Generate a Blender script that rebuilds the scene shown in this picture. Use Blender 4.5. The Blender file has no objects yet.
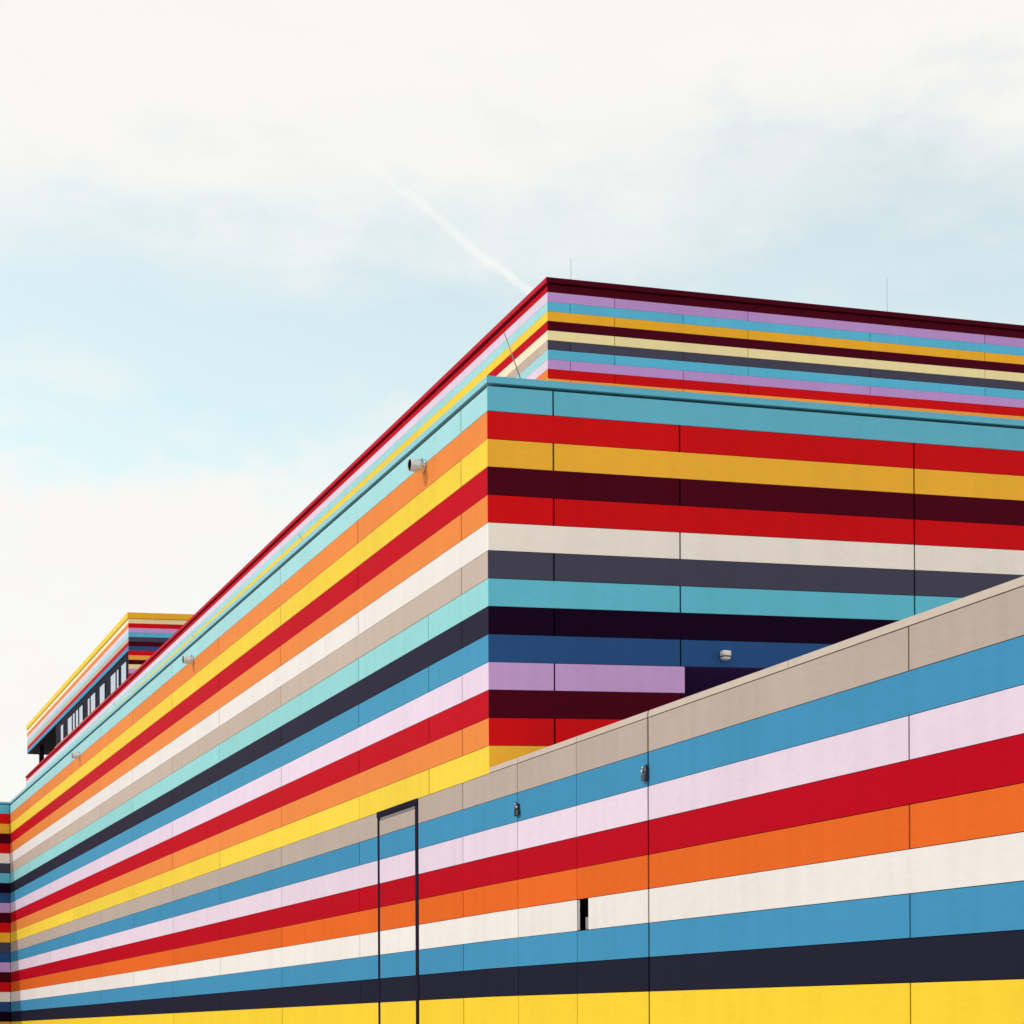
import bpy, bmesh, math, random
from mathutils import Vector

random.seed(7)
R = math.radians
scene = bpy.context.scene
COL = scene.collection
EYE = 1.6                      # eye height above the ground
S = 0.25                       # height of one cladding stripe (m)

# ------------------------------------------------------------------ colours
def lin(c):
    out = []
    for v in c:
        v /= 255.0
        out.append(v / 12.92 if v <= 0.04045 else ((v + 0.055) / 1.055) ** 2.4)
    return tuple(out)

def nodes_of(m):
    m.use_nodes = True
    nt = m.node_tree
    return nt, nt.nodes, nt.links, nt.nodes['Principled BSDF']

def mat_panel(name, col, rough=0.5, spec=0.007, mottle=0.05):
    """painted fibre-cement board: per-panel tint, fine fibre mottle, soft large blotches"""
    m = bpy.data.materials.new(name)
    nt, N, L, b = nodes_of(m)
    tc = N.new('ShaderNodeTexCoord')
    n1 = N.new('ShaderNodeTexNoise'); n1.inputs['Scale'].default_value = 1.3; n1.inputs['Detail'].default_value = 5
    mp = N.new('ShaderNodeMapping'); mp.inputs['Scale'].default_value = (9, 9, 42)
    n2 = N.new('ShaderNodeTexNoise'); n2.inputs['Scale'].default_value = 1.0; n2.inputs['Detail'].default_value = 4
    L.new(tc.outputs['Object'], n1.inputs['Vector'])
    L.new(tc.outputs['Object'], mp.inputs['Vector']); L.new(mp.outputs['Vector'], n2.inputs['Vector'])
    add = N.new('ShaderNodeMath'); add.operation = 'ADD'
    L.new(n1.outputs['Fac'], add.inputs[0]); L.new(n2.outputs['Fac'], add.inputs[1])
    mr = N.new('ShaderNodeMapRange')
    mr.inputs['From Min'].default_value = 0.6; mr.inputs['From Max'].default_value = 1.4
    mr.inputs['To Min'].default_value = 1 - mottle; mr.inputs['To Max'].default_value = 1 + mottle
    L.new(add.outputs[0], mr.inputs['Value'])
    mp3 = N.new('ShaderNodeMapping'); mp3.inputs['Scale'].default_value = (7, 7, .35)
    n3 = N.new('ShaderNodeTexNoise'); n3.inputs['Scale'].default_value = 1.0; n3.inputs['Detail'].default_value = 6
    L.new(tc.outputs['Object'], mp3.inputs['Vector']); L.new(mp3.outputs['Vector'], n3.inputs['Vector'])
    st = N.new('ShaderNodeMapRange'); st.inputs['From Min'].default_value = .35; st.inputs['From Max'].default_value = .6
    st.inputs['To Min'].default_value = .97; st.inputs['To Max'].default_value = 1.01
    L.new(n3.outputs['Fac'], st.inputs['Value'])
    ms = N.new('ShaderNodeMath'); ms.operation = 'MULTIPLY'
    L.new(mr.outputs[0], ms.inputs[0]); L.new(st.outputs[0], ms.inputs[1]); mr = ms
    at = N.new('ShaderNodeAttribute'); at.attribute_name = 'tint'
    mul = N.new('ShaderNodeMath'); mul.operation = 'MULTIPLY'
    L.new(mr.outputs[0], mul.inputs[0]); L.new(at.outputs['Fac'], mul.inputs[1])
    vm = N.new('ShaderNodeVectorMath'); vm.operation = 'SCALE'
    vm.inputs[0].default_value = tuple(min(0.93, max(0.002, x)) for x in col)
    L.new(mul.outputs[0], vm.inputs['Scale'])
    L.new(vm.outputs[0], b.inputs['Base Color'])
    r2 = N.new('ShaderNodeMapRange')
    r2.inputs['To Min'].default_value = rough - 0.06; r2.inputs['To Max'].default_value = rough + 0.08
    L.new(n1.outputs['Fac'], r2.inputs['Value']); L.new(r2.outputs[0], b.inputs['Roughness'])
    b.inputs['Specular IOR Level'].default_value = spec
    bp = N.new('ShaderNodeBump'); bp.inputs['Strength'].default_value = 0.08; bp.inputs['Distance'].default_value = 0.004
    L.new(n2.outputs['Fac'], bp.inputs['Height']); L.new(bp.outputs[0], b.inputs['Normal'])
    return m

def mat_plain(name, col, rough=0.5, metal=0.0, spec=0.5, noise=0.08, scale=8):
    m = bpy.data.materials.new(name)
    nt, N, L, b = nodes_of(m)
    tc = N.new('ShaderNodeTexCoord')
    n = N.new('ShaderNodeTexNoise'); n.inputs['Scale'].default_value = scale; n.inputs['Detail'].default_value = 6
    L.new(tc.outputs['Object'], n.inputs['Vector'])
    mr = N.new('ShaderNodeMapRange'); mr.inputs['From Min'].default_value = .3; mr.inputs['From Max'].default_value = .7
    mr.inputs['To Min'].default_value = 1 - noise; mr.inputs['To Max'].default_value = 1 + noise
    L.new(n.outputs['Fac'], mr.inputs['Value'])
    vm = N.new('ShaderNodeVectorMath'); vm.operation = 'SCALE'; vm.inputs[0].default_value = col
    L.new(mr.outputs[0], vm.inputs['Scale']); L.new(vm.outputs[0], b.inputs['Base Color'])
    b.inputs['Roughness'].default_value = rough; b.inputs['Metallic'].default_value = metal
    b.inputs['Specular IOR Level'].default_value = spec
    return m

# irradiance factors: albedo = wanted radiance / factor (paint colours of the sunny side and the shaded side)
E_SUN = (1.19, 1.20, 1.15)
E_LOW = (1.24, 1.25, 1.19)
E_SHD = (0.67, 0.665, 0.68)
def paint(name, rgb, e, **k):
    l = lin(rgb)
    return mat_panel(name, tuple(a / b for a, b in zip(l, e)), **k)

SUN = {k: paint('paint_' + k, v, E_SUN) for k, v in {
    'cyan': (168, 222, 226), 'orange': (236, 141, 72), 'yellow': (245, 213, 74), 'red': (196, 18, 36),
    'white': (236, 233, 228), 'beige': (199, 183, 168), 'turquoise': (151, 217, 218), 'charcoal': (46, 44, 60),
    'blue': (76, 154, 192), 'lavender': (231, 214, 233), 'cream': (250, 238, 205),
    'coping_cyan': (150, 210, 218), 'coping_red': (196, 40, 60)}.items()}
SUN.update({k: paint('paint_' + k, v, E_LOW) for k, v in {  # same stripe paints copied deeper for low rows and yard wall, falloff baked in
    'stone': (188, 174, 162), 'pale_stone': (203, 189, 174), 'low_blue': (70, 148, 189), 'low_lavender': (233, 216, 231),
    'low_red': (187, 11, 32), 'low_orange': (231, 107, 40), 'low_white': (239, 235, 228), 'low_charcoal': (35, 36, 52),
    'low_yellow': (249, 213, 57)}.items()})
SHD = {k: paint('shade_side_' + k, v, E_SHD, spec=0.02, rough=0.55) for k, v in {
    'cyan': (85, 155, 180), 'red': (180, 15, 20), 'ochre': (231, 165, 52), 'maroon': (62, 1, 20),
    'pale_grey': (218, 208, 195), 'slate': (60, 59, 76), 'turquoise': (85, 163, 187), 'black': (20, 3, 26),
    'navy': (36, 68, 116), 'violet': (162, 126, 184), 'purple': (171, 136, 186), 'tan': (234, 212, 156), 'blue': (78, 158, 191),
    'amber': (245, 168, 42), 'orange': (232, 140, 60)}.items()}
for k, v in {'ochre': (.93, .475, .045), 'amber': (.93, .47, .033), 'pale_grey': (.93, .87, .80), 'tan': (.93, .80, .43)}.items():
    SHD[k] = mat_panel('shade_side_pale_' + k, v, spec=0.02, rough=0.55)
M_CORE = mat_plain('dark_substructure', (0.010, 0.006, 0.016), 0.9, spec=0.0)
M_ROOF = mat_plain('roof_gravel', (0.30, 0.29, 0.27), 0.9, noise=0.25, scale=40)
M_STEEL = mat_plain('brushed_steel', (0.62, 0.61, 0.60), 0.16, metal=1.0, noise=0.1, scale=25)
M_GALV = mat_plain('galvanised_rod', (0.16, 0.15, 0.19), 0.45, metal=0.7, noise=0.1, scale=25)
M_BLACK = mat_plain('black_iron', (0.018, 0.017, 0.022), 0.45, noise=0.2, scale=30)
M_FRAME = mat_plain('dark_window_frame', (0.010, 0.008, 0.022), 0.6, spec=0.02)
M_GREYMETAL = mat_plain('grey_door_metal', (0.24, 0.23, 0.24), 0.4, metal=0.3)
M_WHITEPLASTIC = mat_plain('white_plastic', (0.78, 0.75, 0.70), 0.35, noise=0.03)
M_LENS = mat_plain('smoked_lens', (0.10, 0.085, 0.075), 0.15)
M_GLASS = mat_plain('window_glass', (0.30, 0.39, 0.52), 0.06, spec=0.5, noise=0.05)
M_SHUTTER = mat_plain('navy_shutter', (0.16, 0.09, 0.34), 0.5, spec=0.05)
M_NAVY = mat_plain('navy_soffit_paint', (0.062, 0.024, 0.14), 0.6, spec=0.05)
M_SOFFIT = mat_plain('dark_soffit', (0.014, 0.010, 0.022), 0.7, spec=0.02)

# ------------------------------------------------------------------ object helpers
def thing(name, label, cat, loc, group=None):
    o = bpy.data.objects.new(name, None); COL.objects.link(o)
    o.location = loc; o.empty_display_size = 0.3
    tag(o, label, cat, group)
    return o

def tag(o, label, cat, group=None):
    o['label'] = label; o['category'] = cat
    if group: o['group'] = group

def world_loc(o):
    v = Vector((0, 0, 0))
    while o is not None:
        v += o.location; o = o.parent
    return v

class MB:
    """collects geometry in world coordinates, then links it as one mesh object"""
    def __init__(self):
        self.bm = bmesh.new(); self.mats = []
        self.tint = self.bm.loops.layers.float_color.new('tint')
    def mi(self, m):
        if m not in self.mats: self.mats.append(m)
        return self.mats.index(m)
    def faces(self, pts, quads, m, t=1.0, smooth=False):
        vs = [self.bm.verts.new(p) for p in pts]
        i = self.mi(m)
        for q in quads:
            f = self.bm.faces.new([vs[k] for k in q]); f.material_index = i; f.smooth = smooth
            for l in f.loops: l[self.tint] = (t, t, t, 1)
    def hexa(self, p, m, t=1.0):        # p: 8 points, bottom ring then top ring
        self.faces(p, [(3, 2, 1, 0), (4, 5, 6, 7), (0, 1, 5, 4), (1, 2, 6, 5), (2, 3, 7, 6), (3, 0, 4, 7)], m, t)
    def tube(self, rings, m, caps=True, smooth=True):
        n = len(rings[0]); pts = [p for r in rings for p in r]; q = []
        for k in range(len(rings) - 1):
            for j in range(n):
                q.append((k*n + j, k*n + (j+1) % n, (k+1)*n + (j+1) % n, (k+1)*n + j))
        if caps:
            q.append(tuple(range(n))[::-1]); q.append(tuple((len(rings)-1)*n + j for j in range(n)))
        self.faces(pts, q, m, 1.0, smooth)
    def cyl(self, a, b, r0, r1, m, n=14, caps=True):
        a, b = Vector(a), Vector(b); d = (b - a).normalized()
        x = d.orthogonal().normalized(); y = d.cross(x)
        ring = lambda c, r: [c + x*r*math.cos(2*math.pi*j/n) + y*r*math.sin(2*math.pi*j/n) for j in range(n)]
        self.tube([ring(a, r0), ring(b, r1)], m, caps)
    def build(self, name, parent=None, base=None, bevel=0):
        bmesh.ops.recalc_face_normals(self.bm, faces=self.bm.faces)
        if bevel:
            bmesh.ops.bevel(self.bm, geom=list(self.bm.edges), offset=bevel, segments=2, profile=0.6, affect='EDGES')
        if base is None:
            xs = [v.co.x for v in self.bm.verts]; ys = [v.co.y for v in self.bm.verts]; zs = [v.co.z for v in self.bm.verts]
            base = Vector(((min(xs)+max(xs))/2, (min(ys)+max(ys))/2, min(zs)))
        base = Vector(base)
        for v in self.bm.verts: v.co -= base
        me = bpy.data.meshes.new(name); self.bm.to_mesh(me); self.bm.free()
        for m in self.mats: me.materials.append(m)
        o = bpy.data.objects.new(name, me); COL.objects.link(o)
        if parent is not None:
            o.parent = parent; o.location = base - world_loc(parent)
        else:
            o.location = base
        return o

class Frame:
    """a wall plane: a = metres along it, o = metres out of it, z = height (rising by slope*a)"""
    def __init__(self, O, u, n, slope=0.0):
        self.O = Vector((O[0], O[1], 0)); self.u = Vector((u[0], u[1], 0)).normalized()
        self.n = Vector((n[0], n[1], 0)).normalized(); self.s = slope
    def P(self, a, o, z):
        v = self.O + self.u*a + self.n*o; v.z = z + self.s*a
        return v
    def box(self, mb, a0, a1, o0, o1, z0, z1, m, t=1.0):
        P = self.P
        mb.hexa([P(a0, o0, z0), P(a1, o0, z0), P(a1, o1, z0), P(a0, o1, z0),
                 P(a0, o0, z1), P(a1, o0, z1), P(a1, o1, z1), P(a0, o1, z1)], m, t)

TH = 0.012
def panel(mb, fr, a0, a1, zb, zt, m, gv=0.009, gh=0.005, e0=None, e1=None, tfix=None):
    """one cladding board with open joints round it (e0/e1: half joints at its ends)"""
    e0 = gv/2 if e0 is None else e0; e1 = gv/2 if e1 is None else e1
    d = random.uniform(-0.0012, 0.0008)
    t = random.uniform(0.955, 1.035) if tfix is None else tfix
    fr.box(mb, a0 + e0, a1 - e1, -TH, d, zb + gh/2, zt - gh/2, m, t)

def clad(mb, fr, ztop, rows, a0, a1, joints, pal, first=0, e_start=0.0, skip=None, gv=0.009, top_trim=0.0, zmin=-0.3):
    """rows of boards downwards from ztop (height of row 'first'); joints(k) -> list of joint positions"""
    for i, c in enumerate(rows):
        k = first + i
        zt = ztop - S*i - (top_trim if i == 0 else 0); zb = ztop - S*(i+1)
        if zt + max(0, fr.s)*a1 < 0: break
        js = [j for j in joints(k) if a0 + .05 < j < a1 - .05]
        ed = [a0] + js + [a1]
        for p, q in zip(ed[:-1], ed[1:]):
            segs = [(p, q)]
            if skip:
                sk = skip(k)
                if sk:
                    new = []
                    for (x, y) in segs:
                        if sk[0] > x: new.append((x, min(y, sk[0])))
                        if sk[1] < y: new.append((max(x, sk[1]), y))
                    segs = [s for s in new if s[1] - s[0] > 0.02]
            for (x, y) in segs:
                panel(mb, fr, x, y, zb, zt, pal[c], gv,
                      e0=(e_start(k) if callable(e_start) else e_start) if x == a0 else None,
                      e1=0.0 if y == a1 else None, tfix=1.0 if (x == a0 and callable(e_start)) else None)

# ------------------------------------------------------------------ wall planes (metres, world axes)
uL = (-0.37065, 0.92877); nL = (-0.92877, -0.37065)
uR = (0.92895, 0.37021);  nR = (0.37021, -0.92895)
CORNER = (-0.1918, 17.1595)
LB = Frame(CORNER, uL, nL, -0.0008)          # long sunny side of the low block
RB = Frame(CORNER, uR, nR, 0.0446)           # its shaded end
K0 = 5.5503 + EYE                            # top of stripe 0 at the corner
FE = Frame(CORNER, (0.35443, -0.93508), (-0.93508, -0.35443), -0.00664)   # yard wall and gate
F13 = 2.0504 + EYE + S                       # top of stripe 13 on the yard wall
TC = (1.0206, 49.8698)
TL = Frame(TC, (-0.37057, 0.92880), (-0.92880, -0.37057), -0.00411)   # tall block, sunny side
TR = Frame(TC, (0.92886, 0.37044), (0.37044, -0.92886), 0.0475)       # tall block, shaded end
T1 = 19.2165 + EYE                           # top of stripe 1 at the tall corner
LEN_L = 33.644

# ================================================================== LOW BLOCK
base = Vector((CORNER[0], CORNER[1], 0))
low = thing('striped_building', 'low rainbow striped block with pipe spouts, its corner nearest the camera', 'building', base)

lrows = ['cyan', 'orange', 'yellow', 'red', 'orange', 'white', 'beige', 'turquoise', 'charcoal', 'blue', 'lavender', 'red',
         'orange', 'yellow', 'stone', 'low_blue', 'low_lavender', 'low_red', 'low_orange', 'low_white', 'low_blue', 'low_charcoal', 'low_yellow',
         'stone', 'low_blue', 'low_lavender', 'low_red', 'low_orange', 'low_white', 'low_charcoal']          # stripe -1 downwards
def jl(k):
    js = []
    if k % 2:
        js = [0.69, 7.19, 13.76, 20.3, 26.8]
    else:
        js = ([1.63] if 5 < k < 13 else []) + [3.93, 10.54, 17.05, 23.6, 30.1]
    return js
DOOR0, DOOR1 = 1.966, 3.28
mb = MB()
clad(mb, LB, K0 + S, lrows, 0.0, LEN_L, jl, SUN, first=-1, gv=0.016, e_start=lambda k: TH + 0.0005 if k < 13 else 0.0, top_trim=0.036,  # top joint widened: dark core showing there stands for the coping's shadow
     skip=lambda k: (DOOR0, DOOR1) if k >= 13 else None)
w = mb.build('wall', low); w['label'] = 'long sunlit side wall in bright stripes'

rrows = ['cyan', 'red', 'ochre', 'maroon', 'red', 'pale_grey', 'slate', 'turquoise', 'black', 'navy', 'purple', 'maroon', 'red',
         'ochre', 'slate', 'navy', 'purple', 'maroon', 'red', 'pale_grey', 'navy', 'black', 'ochre', 'slate', 'navy', 'purple',
         'maroon', 'red', 'pale_grey', 'black', 'ochre', 'slate']
def jr(k):
    return ([0.64, 4.49, 8.4, 12.2] if k > 0 else [0.64]) if k % 2 else [1.92, 4.49, 10.3]
BAY0, BAY1 = 1.969, 6.9
mb = MB()
clad(mb, RB, K0 + S, rrows, 0.0, 13.0, jr, SHD, first=-1, gv=0.017, top_trim=0.026, e_start=lambda k: 0.0 if k < 13 else TH + .002,
     skip=lambda k: (BAY0, BAY1) if k >= 9 else None)
w = mb.build('wall', low); w['label'] = 'shaded end wall in darker stripes above the yard'

# wing at the far end, turned towards the camera
WO = LB.P(LEN_L, 0, 0)
WG = Frame((WO.x, WO.y), (-uR[0], -uR[1]), nR, 0.0)
KW = K0 - 0.0008*LEN_L
mb = MB()
clad(mb, WG, KW + S, rrows, TH + 0.002, 14.0, lambda k: [2.5, 6.4, 10.3] if k % 2 else [4.4, 8.3], SHD, first=-1, top_trim=0.018)
w = mb.build('wall', low); w['label'] = 'shaded wall of the side wing at the far end'

# substructure (seen only through the joints) and roof
mb = MB()
def core(ar0, ar1, al0, al1, z0, z1off):
    pts = []
    for z in (0, 1):
        for (r, l) in ((ar0, al0), (ar1, al0), (ar1, al1), (ar0, al1)):
            p = base + RB.u*r + LB.u*l
            p.z = z0 if not z else (K0 + z1off + RB.s*r + LB.s*l)
            pts.append(p)
    mb.hexa(pts, M_CORE)
C = 0.045
core(C, BAY0, C, LEN_L + 8, 0, .12)
core(BAY0, BAY1, 1.6, LEN_L + 8, 0, .12)
core(BAY1, 13.0, C, LEN_L + 8, 0, .12)
pts = []
for lo in (0, 1):
    for (r, l) in ((BAY0, C), (BAY1, C), (BAY1, 1.6), (BAY0, 1.6)):
        p = base + RB.u*r + LB.u*l
        p.z = K0 + RB.s*r + LB.s*l + (.12 if lo else -2.24); pts.append(p)
mb.hexa(pts, M_CORE)
WG.box(mb, 0.0, 14.0, -8, -C, 0, KW + .12, M_CORE)
mb.build('substructure', low)

mb = MB()
pts = []
for dz in (.125, .17):
    for (r, l) in ((.3, .3), (12.9, .3), (12.9, LEN_L + 7.8), (.3, LEN_L + 7.8)):
        p = base + RB.u*r + LB.u*l; p.z = K0 + dz + RB.s*r + LB.s*l; pts.append(p)
mb.hexa(pts, M_ROOF)
WG.box(mb, -.29, 13.9, -7.8, -.3, KW + .125, KW + .17, M_ROOF)
mb.build('roof', low)

# coping: mitred at the corner, butted into the wing
def mitred_coping(name, parent, fa, fb, z0, z1, la, lb, ov, inn, ma, mbm):
    m_ = MB()
    for fr, other, ln, mt in ((fa, fb, la, ma), (fb, fa, lb, mbm)):
        Oc = fr.O
        co = Oc + fr.n*ov + other.n*ov; ci = Oc - fr.n*inn - other.n*inn
        eo = Oc + fr.u*ln + fr.n*ov; ei = Oc + fr.u*ln - fr.n*inn
        zz = fr.s*ln
        p = []
        for z in (z0, z1):
            for v, dz in ((co, 0), (eo, zz), (ei, zz), (ci, 0)):
                q = v.copy(); q.z = z + dz; p.append(q)
        m_.hexa(p, mt)
    return m_.build(name, parent)
mitred_coping('coping', low, LB, RB, K0 + S + .002, K0 + S + .062, LEN_L - .03, 13.0, .008, .35, SUN['coping_cyan'], SHD['cyan'])
mb = MB()
WG.box(mb, -.35, 14.0, -.35, .008, KW + S + .002, KW + S + .050, SHD['cyan'])
mb.build('coping', low)
# upstand closing the coping from behind
mb = MB()
LB.box(mb, .3, LEN_L - .1, -.30, -.05, K0 + .1, K0 + S - .015, M_CORE)
RB.box(mb, .05, 12.9, -.29, -.05, K0 + .1, K0 + S - .015, M_CORE)
WG.box(mb, -.2, 13.9, -.30, -.05, KW + .1, KW + S - .015, M_CORE)
mb.build('parapet', low)

# flush door cut into the stripes
mb = MB()
z13 = K0 - 13*S
dn, df = 2.062, 3.212
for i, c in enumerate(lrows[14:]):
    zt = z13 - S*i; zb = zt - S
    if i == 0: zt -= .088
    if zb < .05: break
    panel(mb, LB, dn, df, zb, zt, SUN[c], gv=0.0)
LB.box(mb, dn + .003, df - .003, -.035, -TH - .001, .06, z13 - .095, M_FRAME)
door = mb.build('door', low); door['label'] = 'tall narrow flush door painted with the same stripes in a dark frame'
mb = MB()
LB.box(mb, DOOR0 + .004, dn - .006, -.04, .003, 0, z13 - .056, M_FRAME)
LB.box(mb, df + .010, DOOR1 - .002, -.04, .003, 0, z13 - .056, M_FRAME)
LB.box(mb, DOOR0 - .004, DOOR1 + .004, -.04, .010, z13 - .055, z13 + .004, M_FRAME)
mb.build('door_frame', door)
mb = MB()
LB.box(mb, dn, df, -.03, -.006, z13 - .082, z13 - .058, M_GREYMETAL)
mb.build('door_closer', door)
mb = MB()
p0 = LB.P(df - .10, .0015, 1.05)
LB.box(mb, df - .13, df - .09, .002, .010, .98, 1.16, M_GREYMETAL)
mb.cyl(LB.P(df - .11, .010, 1.10), LB.P(df - .11, .05, 1.10), .009, .009, M_GREYMETAL)
mb.cyl(LB.P(df - .12, .05, 1.10), LB.P(df - .245, .05, 1.10), .009, .009, M_GREYMETAL)
mb.build('door_handle', door)

# roller shutter at the back of the loading bay
mb = MB()
for i in range(49):
    z = .1*i
    RB.box(mb, BAY0 + .05, BAY1 - .05, -1.59, -1.56 if i % 2 else -1.565, z + .002, z + .098, M_SHUTTER)
mb.build('shutter', low)

mb = MB()
RB.box(mb, BAY0 + .003, BAY1 - .003, -1.58, -.03, K0 - 9*S - .006, K0 - 9*S + .006, M_NAVY)
mb.build('soffit', low)
# overflow spouts: open steel pipes sticking out of the wall
def spout(a, z):
    m_ = MB()
    r, ri, n = .061, .055, 28
    c = lambda o: LB.P(a, o, z)
    x = LB.u; y = Vector((0, 0, 1))
    ring = lambda o, rad: [c(o) + x*rad*math.cos(2*math.pi*j/n) + y*rad*math.sin(2*math.pi*j/n) for j in range(n)]
    m_.tube([ring(-.03, r), ring(.148, r), ring(.151, r - .002), ring(.148, ri)], M_STEEL, caps=False)
    m_.tube([ring(.1479, ri), ring(.002, ri)], M_BLACK, caps=False)  # bore blackened: shade inside the steel pipe is in the colour
    m_.faces(ring(.004, ri), [tuple(range(n))], M_BLACK)
    # clamp collar and screw
    m_.tube([ring(.004, r + .001), ring(.004, r + .004), ring(.018, r + .004), ring(.018, r + .001)], M_STEEL, caps=False)
    m_.cyl(c(.02) + y*(r - .003), c(.02) + y*(r + .016), .007, .005, M_BLACK, 8)
    return m_.build('drain_spout', low)
spout(1.735, K0 - .020); spout(12.22, K0 - .010); spout(22.7, K0 - .010)

# ================================================================== YARD WALL AND GATE
frows = ['stone', 'low_blue', 'low_lavender', 'low_red', 'low_orange', 'low_white', 'low_blue', 'low_charcoal', 'low_yellow',
         'stone', 'low_blue', 'low_lavender', 'low_red', 'low_orange', 'low_white', 'low_charcoal']
A0, A1, A2, A3 = .702, 2.019, 3.375, 10.2
def fence_piece(a0, a1, joints, cj, label, gv0, gv1):
    t = thing('boundary_wall', label, 'wall', FE.P((a0+a1)/2, -.1, 0) * Vector((1, 1, 0)) if False else Vector((FE.P((a0+a1)/2, -.1, 0).x, FE.P((a0+a1)/2, -.1, 0).y, 0)))
    m_ = MB()
    for i, c in enumerate(frows):
        k = 13 + i
        zt = F13 - S*i; zb = zt - S
        ed = [a0] + joints(k) + [a1]
        for p, q in zip(ed[:-1], ed[1:]):
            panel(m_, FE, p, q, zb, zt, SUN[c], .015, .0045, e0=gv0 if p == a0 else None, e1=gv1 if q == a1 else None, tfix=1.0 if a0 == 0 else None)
    m_.build('wall', t)
    m_ = MB(); FE.box(m_, a0 + .006, a1 - .006, -.22, -.06, 0, F13 - .01, M_CORE); m_.build('substructure', t)
    m_ = MB()
    ed = [a0] + cj + [a1]
    for p, q in zip(ed[:-1], ed[1:]):
        e0 = gv0 if p == a0 else .003; e1 = gv1 if q == a1 else .003
        P = FE.P
        z0, z1 = F13 + .004, F13 + .052
        m_.hexa([P(p+e0, -.24, z0), P(q-e1, -.24, z0), P(q-e1, .002, z0), P(p+e0, .002, z0),
                 P(p+e0, -.24, z1 + .012), P(q-e1, -.24, z1 + .012), P(q-e1, -.004, z1), P(p+e0, -.004, z1)], SUN['pale_stone'])
    m_.build('coping', t)
    return t
fence_piece(0.0, A0, lambda k: [], [], 'short striped yard wall between the building corner and the gate', 0.0, .004)
fence_piece(A2, A3, lambda k: [6.853] if k % 2 else [], [5.47],
            'long striped yard wall running towards the camera to the right of the gate', .012, 0.0)

gp = FE.P((A0 + A2)/2, -.1, 0)
gate = thing('double_gate', 'striped two leaf yard gate with black hinges and a dark grip slot', 'gate', Vector((gp.x, gp.y, 0)))
def leaf(a0, a1, slot, g0, g1):
    m_ = MB()
    for i, c in enumerate(frows):
        k = 13 + i; zt = F13 - S*i; zb = zt - S
        if zb < .04: break
        p = a0
        if slot and k == 18: p = slot
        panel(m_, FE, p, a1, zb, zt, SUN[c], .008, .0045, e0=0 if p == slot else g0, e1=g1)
    FE.box(m_, a0 + .01, a1 - .01, -.11, -.075, .05, F13 - .01, M_CORE)
    P = FE.P; z0, z1 = F13 + .004, F13 + .052
    m_.hexa([P(a0+g0, -.12, z0), P(a1-g1, -.12, z0), P(a1-g1, .002, z0), P(a0+g0, .002, z0),
             P(a0+g0, -.12, z1 + .006), P(a1-g1, -.12, z1 + .006), P(a1-g1, -.004, z1), P(a0+g0, -.004, z1)], SUN['pale_stone'])
    return m_.build('leaf', gate)
l1 = leaf(A0, A1, None, .006, .004)
l2 = leaf(A1, A2, 2.250, .004, .014)
l2['label'] = 'gate leaf with the dark grip slot in its white stripe'
# grip slot fittings
z18 = F13 - 5*S
mb = MB(); FE.box(mb, 2.026, 2.066, -.014, -.004, z18 - S + .006, z18 - .006, M_STEEL); mb.build('grip_plate', l2)
mb = MB(); FE.box(mb, 2.190, 2.247, -.05, -.001, z18 - S + .006, z18 - .150, M_GREYMETAL); mb.build('catch', l2)
def hinge(a, z, sgn, parent):
    m_ = MB()
    fr = FE
    m_.cyl(fr.P(a, .016, z - .055), fr.P(a, .016, z + .055), .015, .015, M_BLACK, 12)
    m_.cyl(fr.P(a, .016, z + .055), fr.P(a, .016, z + .068), .010, .006, M_BLACK, 12)
    x = sorted((a + sgn*.012, a + sgn*.070))
    fr.box(m_, x[0], x[1], .002, .024, z - .050, z - .004, M_BLACK)
    x = sorted((a + sgn*.012, a + sgn*.052))
    fr.box(m_, x[0], x[1], .002, .018, z + .004, z + .050, M_BLACK)
    m_.cyl(fr.P(a + sgn*.050, .018, z + .020), fr.P(a + sgn*.050, .034, z + .020), .012, .010, M_STEEL, 10)
    m_.cyl(fr.P(a + sgn*.030, .024, z + .044), fr.P(a + sgn*.030, .036, z + .044), .009, .008, M_STEEL, 10)
    return m_.build('hinge', parent)
hinge(A2, 1.869 + EYE + .0227, -1, l2); hinge(A0, 1.895 + EYE + .005, 1, l1)

# ================================================================== TALL BLOCK BEHIND
tb = Vector((TC[0], TC[1], 0))
tall = thing('striped_building', 'tall striped block with dark red roof edge rising behind the low block', 'building', tb)
seqL = ['red', 'lavender', 'cyan', 'yellow', 'red', 'cream', 'beige', 'cyan', 'lavender', 'orange', 'yellow', 'cyan', 'orange', 'red',
        'white', 'blue', 'charcoal']
seqR = ['maroon', 'violet', 'blue', 'amber', 'maroon', 'tan', 'slate', 'blue', 'violet', 'red', 'orange', 'blue', 'red', 'maroon',
        'pale_grey', 'navy', 'black']
nrow = 88
TLEN, TW = 100.7, 30.0
mb = MB()
clad(mb, TL, T1 + S, [seqL[i % len(seqL)] for i in range(nrow)], 0, TLEN,
     lambda k: [x for x in ([0.69 + 6.53*i for i in range(16)] if k % 2 == 0 else [3.93 + 6.53*i for i in range(15)])],
     SUN, e_start=TH + .0005, top_trim=.095)  # wide dark slot under the red coping doubles as its shadow line
w = mb.build('wall', tall); w['label'] = 'long sunlit side wall in pale stripes'
mb = MB()
clad(mb, TR, T1 + S, [seqR[i % len(seqR)] for i in range(nrow)], 0, TW,
     lambda k: [.64, 3.94, 9.77, 16.3, 22.8] if k % 2 == 0 else [1.92, 5.91, 13.6, 20.1, 26.5], SHD, gv=.016, top_trim=.045)
w = mb.build('wall', tall); w['label'] = 'shaded end wall in darker stripes'
mb = MB()
pts = []
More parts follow.
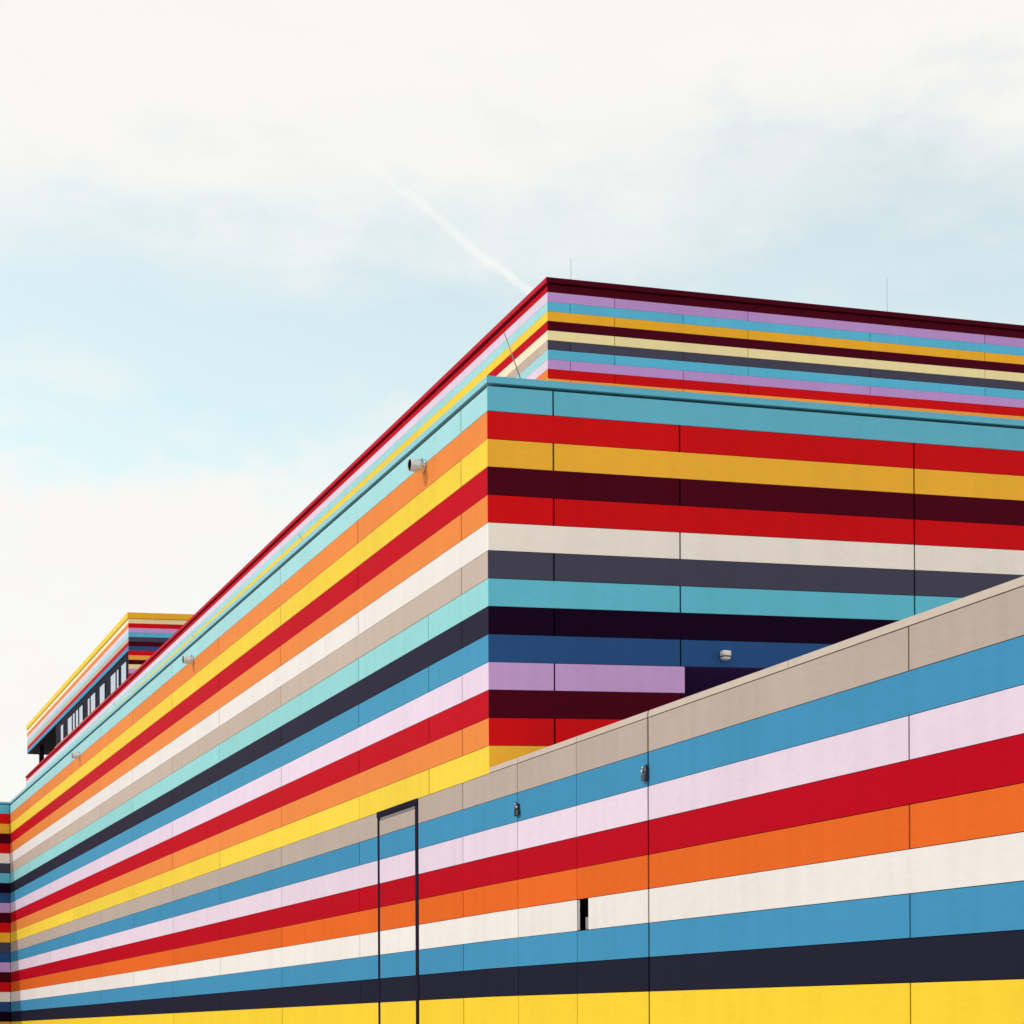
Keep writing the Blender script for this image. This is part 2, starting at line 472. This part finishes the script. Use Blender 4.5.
for z in (0, 1):
    for (r, l) in ((C, C), (TW, C), (TW, TLEN), (C, TLEN)):
        p = tb + TR.u*r + TL.u*l; p.z = 0 if not z else T1 + .18 + TR.s*r + TL.s*l; pts.append(p)
mb.hexa(pts, M_CORE); mb.build('substructure', tall)
mb = MB()
pts = []
for dz in (.182, .225):
    for (r, l) in ((.4, .4), (TW - .1, .4), (TW - .1, TLEN - .3), (.4, TLEN - .3)):
        p = tb + TR.u*r + TL.u*l; p.z = T1 + dz + TR.s*r + TL.s*l; pts.append(p)
mb.hexa(pts, M_ROOF); mb.build('roof', tall)
mitred_coping('coping', tall, TL, TR, T1 + S - .012, T1 + .367, TLEN, TW, .05, .38, SUN['coping_red'], SHD['maroon'])

# rooftop storey at the far end: striped fascia, ribbon window, open terrace
SA0, SA1, SGL = 59.17, 100.1, 86.1
ZT = 22.958 + EYE + .002*SA0            # fascia top as a height for TL (slope taken out)
ST = Frame(tuple(TL.P(SA0, -.02, 0))[:2], (0.92886, 0.37044), (0.37044, -0.92886), 0.045)
SL = Frame(tuple(TL.P(0, -.02, 0))[:2], (-0.37057, 0.92880), (-0.92880, -0.37057), -0.002)
ZTS = 22.958 + EYE
CAPH = .30
mb = MB()
fas = ['cream', 'orange', 'lavender', 'cyan', 'beige', 'red', 'blue']
clad(mb, SL, ZT - .33, fas, SA0, SA1, lambda k: [SA0 + 3.3 + 6.53*i + (3.27 if k % 2 else 0) for i in range(6)], SUN, e_start=TH + .001)
w = mb.build('fascia', tall); w['label'] = 'pale striped fascia of the rooftop storey'
mb = MB()
srow = ['tan', 'red', 'purple', 'blue', 'slate', 'maroon', 'navy', 'red', 'orange', 'maroon', 'tan', 'purple', 'red', 'amber']
clad(mb, ST, ZTS - .33, srow, 0, 14, lambda k: [1.9, 5.2, 11.0] if k % 2 else [3.3, 8.5], SHD, zmin=17)
w = mb.build('wall', tall); w['label'] = 'shaded end wall of the rooftop storey'
mitred_coping('coping', tall, Frame(tuple(TL.P(SA0, -.02, 0))[:2], (-0.37057, 0.92880), (-0.92880, -0.37057), -0.002), ST,
              ZTS - .315, ZTS, SA1 - SA0, 14, .06, .4, SUN['yellow'], SHD['amber'])
ZW = ZT - .33 - 7*S                        # underside of the fascia
mb = MB()
SL.box(mb, SA0 + .05, SA1 - .02, -13, -C, ZW + .03, ZT - .05, M_CORE)
SL.box(mb, SA0 + .05, SGL, -13, -.2, 19.0 + EYE, ZW + .03, M_CORE)
mb.build('substructure', tall)
mb = MB()
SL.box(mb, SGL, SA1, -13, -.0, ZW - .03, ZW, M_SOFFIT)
mb.build('soffit', tall)
# ribbon: dark panels with a pale sill, panes set in
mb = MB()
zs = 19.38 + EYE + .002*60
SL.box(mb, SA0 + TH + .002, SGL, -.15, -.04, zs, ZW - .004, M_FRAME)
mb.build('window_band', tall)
mb = MB()
SL.box(mb, SA0 + TH + .002, SGL, -.2, .03, zs - .13, zs - .002, SUN['beige'])
mb.build('sill', tall)
wins = [[(60.01, 61.53)], [(62.34, 62.96), (63.28, 64.89)], [(66.88, 68.59)], [(70.13, 71.79), (72.16, 72.89)],
        [(74.78, 76.13), (76.53, 77.5)], [(77.92, 78.72), (79.1, 80.79)], [(82.7, 83.79)]]
for g in wins:
    m_ = MB()
    a, b = g[0][0] - .08, g[-1][1] + .08
    z0, z1 = zs + .02, zs + 1.10
    SL.box(m_, a, b, -.039, -.012, z0 - .015, z0 + .03, M_FRAME)
    SL.box(m_, a, b, -.039, -.012, z1 - .03, z1 + .03, M_FRAME)
    xs = [a, a + .08]
    for i, (p, q) in enumerate(g):
        SL.box(m_, (a if i == 0 else p - .06), p + .005, -.039, -.0125, z0 + .031, z1 - .031, M_FRAME)
        SL.box(m_, q - .005, (b if i == len(g)-1 else q + .06), -.039, -.0125, z0 + .031, z1 - .031, M_FRAME)
    wn = m_.build('window', tall)
    for (p, q) in g:
        m_ = MB(); SL.box(m_, p + .006, q - .006, -.036, -.022, z0 + .032, z1 - .032, M_GLASS); m_.build('pane', wn)
mb = MB()
SL.box(mb, 95.8, 96.12, -.62, -.30, 19.2 + EYE + .3, ZW - .031, M_SOFFIT)
mb.build('column', tall)
mb = MB()
SL.box(mb, SA0 + .3, SA1 - .3, -12.9, -.45, ZT - .048, ZT - .03, M_ROOF)
mb.build('roof', tall)

# ================================================================== SMALL THINGS
# white lamp on the shaded wall
c = RB.P(2.368, 0, 3.404 + EYE)
lamp = thing('wall_light', 'small rounded white lamp on the dark blue stripe of the shaded wall', 'light', c)
m_ = MB()
cz = c.z
def rring(z, w, o0, o1, n=20):
    pts = []
    for j in range(n):
        t = 2*math.pi*j/n
        x = math.copysign(abs(math.cos(t))**.6, math.cos(t)); y = math.copysign(abs(math.sin(t))**.6, math.sin(t))
        p = c + RB.u*(x*w*.88) + RB.n*((o0+o1)/2 + y*(o1-o0)/2)*.88; p.z = cz + (z - cz)*.84; pts.append(p)
    return pts
m_.tube([rring(cz + .052, .040, .008, .085), rring(cz + .049, .050, .003, .096), rring(cz + .042, .054, .002, .101),
         rring(cz + .000, .054, .002, .101), rring(cz - .006, .051, .003, .097)], M_WHITEPLASTIC)
m_.build('housing', lamp)
m_ = MB(); m_.tube([rring(cz - .007, .043, .006, .090), rring(cz - .024, .041, .008, .088)], M_LENS); m_.build('lens', lamp)
m_ = MB(); m_.tube([rring(cz - .025, .051, .003, .098), rring(cz - .032, .051, .003, .098), rring(cz - .046, .038, .008, .082), rring(cz - .052, .022, .018, .066)], M_WHITEPLASTIC); m_.build('shade', lamp)

# lightning rods
def rod(p0, p1, r, label, mt=None):
    p0, p1 = Vector(p0), Vector(p1)
    t = thing('lightning_rod', label, 'lightning rod', p0, 'lightning rods on the roofs')
    m_ = MB(); m_.cyl(p0, p1, r, r*.75, mt or M_GALV, 8); m_.build('rod', t)
    m_ = MB(); m_.cyl(p0, p0 + Vector((0, 0, .05)), r*7, r*6, M_ROOF, 14); m_.build('foot', t)
def on_tall(a, zt, label):
    p = TR.P(a, -.5, T1 + .225); q = p.copy(); q.z = zt + EYE
    rod(p, q, .0055, label)
on_tall(.885, 20.42, 'thin upright rod on the tall roof just right of its corner')
on_tall(10.66, 21.25, 'thin upright rod on the tall roof near the right edge of the view')
p_hi = Vector((-.040, 18.0, 6.552 + EYE)); p_lo = Vector((.108, 18.0, 6.128 + EYE))
d = p_lo - p_hi
p_b = p_hi + d*((p_hi.z - (K0 + .19))/(p_hi.z - p_lo.z))
rod(p_b, p_hi, .006, 'dark leaning rod rising highest above the low roof near its corner')
def on_low(x, y, z, label):
    q = Vector((x, y, z + EYE)); p = Vector((x + .22, y - .06, K0 + .172))
    rod(p, q, .0055, label)
def pix(px, py, d):
    px -= .005*(py - 1030); py += .005*(px - 512)
    return ((px - 512)/1915*d, d, (1030 - py)/1915*d)
on_low(-2.568, 23.3, 6.05, 'short tip of a rod behind the low parapet above the nearer middle spout')
on_low(-4.832, 29.1, 6.03, 'short tip of a rod behind the low parapet beside the rooftop storey')
on_low(-7.30, 35.2, 6.06, 'short tip of a rod behind the low parapet, farthest from the camera')

# vapour trail high in the sky
def contrail():
    m_ = MB()
    A = Vector((-535, 6000, 2790)); B = Vector((420, 7900, 2790))
    n, k = 90, 20
    rings = []; fade = []
    dirv = (B - A).normalized(); sx = dirv.cross(Vector((0, 0, 1))).normalized(); up = Vector((0, 0, 1))
    rnd = random.Random(3)
    wob = [0, 0]; 
    for i in range(n):
        t = i/(n-1)
        off = 9*math.sin(t*9.0) + 5*math.sin(t*23 + 1) + 2*math.sin(t*61)
        r = 25 - 9*t + 1.6*math.sin(i*.9)
        c0 = A.lerp(B, t) + up*off
        rings.append([c0 + sx*r*math.cos(2*math.pi*j/k) + up*r*math.sin(2*math.pi*j/k) for j in range(k)])
    m_.tube(rings, M_TRAIL, caps=False)
    lay = m_.tint
    for f in m_.bm.faces:
        for l in f.loops:
            t = (l.vert.co - A).dot(dirv)/(B - A).length
            v = max(0, min(1, (t - .02)/.55)); l[lay] = (v, v, v, 1)
    o = m_.build('contrail')
    tag(o, 'thin white vapour trail slanting down the sky behind the tall roof corner', 'vapour trail')
    return o
M_TRAIL = bpy.data.materials.new('vapour'); M_TRAIL.use_nodes = True
nt = M_TRAIL.node_tree; N, L = nt.nodes, nt.links
N.clear()
out = N.new('ShaderNodeOutputMaterial'); mx = N.new('ShaderNodeMixShader'); tr = N.new('ShaderNodeBsdfTransparent')
df = N.new('ShaderNodeBsdfDiffuse'); df.inputs['Color'].default_value = (.95, .95, .95, 1)
tl = N.new('ShaderNodeBsdfTranslucent'); tl.inputs['Color'].default_value = (.95, .95, .95, 1)
ad = N.new('ShaderNodeMixShader'); ad.inputs[0].default_value = .5
L.new(df.outputs[0], ad.inputs[1]); L.new(tl.outputs[0], ad.inputs[2])
lw = N.new('ShaderNodeLayerWeight'); lw.inputs['Blend'].default_value = .5
inv = N.new('ShaderNodeMath'); inv.operation = 'SUBTRACT'; inv.inputs[0].default_value = 1; L.new(lw.outputs['Facing'], inv.inputs[1])
pw = N.new('ShaderNodeMath'); pw.operation = 'POWER'; pw.inputs[1].default_value = 1.6; L.new(inv.outputs[0], pw.inputs[0])
at = N.new('ShaderNodeAttribute'); at.attribute_name = 'tint'
m1 = N.new('ShaderNodeMath'); m1.operation = 'MULTIPLY'; L.new(pw.outputs[0], m1.inputs[0]); L.new(at.outputs['Fac'], m1.inputs[1])
tc = N.new('ShaderNodeTexCoord'); no = N.new('ShaderNodeTexNoise'); no.inputs['Scale'].default_value = .006; no.inputs['Detail'].default_value = 5
L.new(tc.outputs['Object'], no.inputs['Vector'])
mr = N.new('ShaderNodeMapRange'); mr.inputs['From Min'].default_value = .3; mr.inputs['From Max'].default_value = .7
mr.inputs['To Min'].default_value = .45; mr.inputs['To Max'].default_value = .8
L.new(no.outputs['Fac'], mr.inputs['Value'])
m2 = N.new('ShaderNodeMath'); m2.operation = 'MULTIPLY'; L.new(m1.outputs[0], m2.inputs[0]); L.new(mr.outputs[0], m2.inputs[1])
L.new(m2.outputs[0], mx.inputs[0]); L.new(tr.outputs[0], mx.inputs[1]); L.new(ad.outputs[0], mx.inputs[2]); L.new(mx.outputs[0], out.inputs['Surface'])
contrail()

# ================================================================== GROUND
mb = MB()
G = 9000
mb.faces([(-G, -G, 0), (G, -G, 0), (G, G, 0), (-G, G, 0)], [(0, 1, 2, 3)],
         mat_plain('pale_concrete_paving', (.50, .46, .41), .8, noise=.12, scale=3))
g = mb.build('ground', base=(0, 0, 0)); g['kind'] = 'structure'

# ================================================================== LIGHT AND SKY
sun_dir = Vector((-.731, -.0225, .682)).normalized()       # towards the sun
sl = bpy.data.lights.new('Sun', 'SUN'); sl.energy = 2.1; sl.angle = R(.55); sl.color = (1.0, .955, .89)
so = bpy.data.objects.new('Sun', sl); COL.objects.link(so)
so.rotation_euler = (-sun_dir).to_track_quat('-Z', 'Y').to_euler(); so.location = (-20, 0, 30)

wd = bpy.data.worlds.new('World'); scene.world = wd; wd.use_nodes = True
nt = wd.node_tree; N, L = nt.nodes, nt.links; N.clear()
out = N.new('ShaderNodeOutputWorld'); bg = N.new('ShaderNodeBackground'); L.new(bg.outputs[0], out.inputs[0])
STR = 0.10
bg.inputs['Strength'].default_value = STR
sky = N.new('ShaderNodeTexSky'); sky.sky_type = 'NISHITA'; sky.sun_disc = False
sky.sun_elevation = math.asin(sun_dir.z); sky.sun_rotation = math.atan2(sun_dir.x, sun_dir.y)
sky.air_density = 1.0; sky.dust_density = 0.6; sky.ozone_density = 1.0
tc = N.new('ShaderNodeTexCoord')
def math_(op, a, b=None, clamp=False):
    n = N.new('ShaderNodeMath'); n.operation = op; n.use_clamp = clamp
    for i, v in enumerate((a, b)):
        if v is None: continue
        if isinstance(v, (int, float)): n.inputs[i].default_value = v
        else: L.new(v, n.inputs[i])
    return n.outputs[0]
def noise(scale, stretch, detail=5, rough=.55, off=(0, 0, 0)):
    mp = N.new('ShaderNodeMapping'); mp.inputs['Scale'].default_value = stretch; mp.inputs['Location'].default_value = off
    L.new(tc.outputs['Generated'], mp.inputs['Vector'])
    n = N.new('ShaderNodeTexNoise'); n.inputs['Scale'].default_value = scale; n.inputs['Detail'].default_value = detail
    n.inputs['Roughness'].default_value = rough
    L.new(mp.outputs[0], n.inputs['Vector'])
    return n.outputs['Fac']
def sstep(v, a, b):
    n = N.new('ShaderNodeMapRange'); n.interpolation_type = 'SMOOTHSTEP'
    n.inputs['From Min'].default_value = a; n.inputs['From Max'].default_value = b
    L.new(v, n.inputs['Value']); return n.outputs[0]
sp = N.new('ShaderNodeSeparateXYZ'); L.new(tc.outputs['Generated'], sp.inputs[0])
n1 = noise(2.6, (1, 1, 2.6), 5, .5, (.3, .1, .7))
n2 = noise(7.0, (1, 1, 3.0), 6, .55, (2.3, 1.1, .2))
n3 = noise(13.0, (1, 1, 2.2), 7, .62, (5.3, 2.1, 1.2))
zz = math_('ADD', sp.outputs['Z'], math_('MULTIPLY', math_('SUBTRACT', n1, .5), .14))
zz = math_('ADD', zz, math_('MULTIPLY', math_('SUBTRACT', n3, .5), .12))
zz = math_('SUBTRACT', zz, math_('MULTIPLY', sp.outputs['X'], .10))
band = math_('MULTIPLY', sstep(zz, .262, .325), math_('SUBTRACT', 1.0, sstep(zz, .350, .430)))
gaps = sstep(n1, .60, .75)                                    # a few more gaps elsewhere in the sky
blue = math_('MAXIMUM', band, math_('MULTIPLY', gaps, sstep(sp.outputs['Z'], .45, .6)))
veil = math_('MULTIPLY', blue, math_('SUBTRACT', .98, math_('MULTIPLY', sstep(n2, .40, .75), .45)))
veil = math_('MULTIPLY', veil, .60, True)
wisp = math_('MULTIPLY', sstep(n3, .42, .66), math_('MULTIPLY', sstep(n2, .38, .62), .22))
low = math_('MULTIPLY', wisp, math_('SUBTRACT', 1.0, sstep(sp.outputs['Z'], .36, .50)))
thin = math_('ADD', veil, low, True)
thin = math_('ADD', thin, math_('MULTIPLY', math_('SUBTRACT', 1.0, sstep(n2, .35, .6)), .04), True)
cl = N.new('ShaderNodeMix'); cl.data_type = 'RGBA'
cl.inputs['A'].default_value = (9.6, 9.4, 9.1, 1); 
# blue gaps: Nishita sky, thinly veiled
L.new(thin, cl.inputs['Factor'])
tint = N.new('ShaderNodeMix'); tint.data_type = 'RGBA'; tint.blend_type = 'MULTIPLY'; tint.inputs['Factor'].default_value = 1.0
tint.inputs['B'].default_value = (3.0, 3.0, 2.1, 1)
L.new(sky.outputs[0], tint.inputs['A']); L.new(tint.outputs['Result'], cl.inputs['B'])
L.new(cl.outputs['Result'], bg.inputs['Color'])

# ================================================================== CAMERA
cam = bpy.data.cameras.new('Camera'); co = bpy.data.objects.new('Camera', cam); COL.objects.link(co)
cam.sensor_width = 36; cam.lens = 36*1915/1024
co.location = (0, 0, EYE)
co.rotation_mode = 'QUATERNION'
from mathutils import Quaternion, Matrix
co.rotation_mode = 'XYZ'
q = Quaternion((1, 0, 0), R(90))
roll = 0.005
co.rotation_euler = (q @ Quaternion((0, 0, 1), -roll)).to_euler()
cam.shift_y = (1030 - 512)/1024
cam.clip_start = 0.1; cam.clip_end = 30000
scene.camera = co

scene.render.engine = 'CYCLES'
scene.view_settings.view_transform = 'Standard'; scene.view_settings.look = 'None'
scene.view_settings.exposure = 0; scene.view_settings.gamma = 1
scene.cycles.max_bounces = 8; scene.cycles.transparent_max_bounces = 12
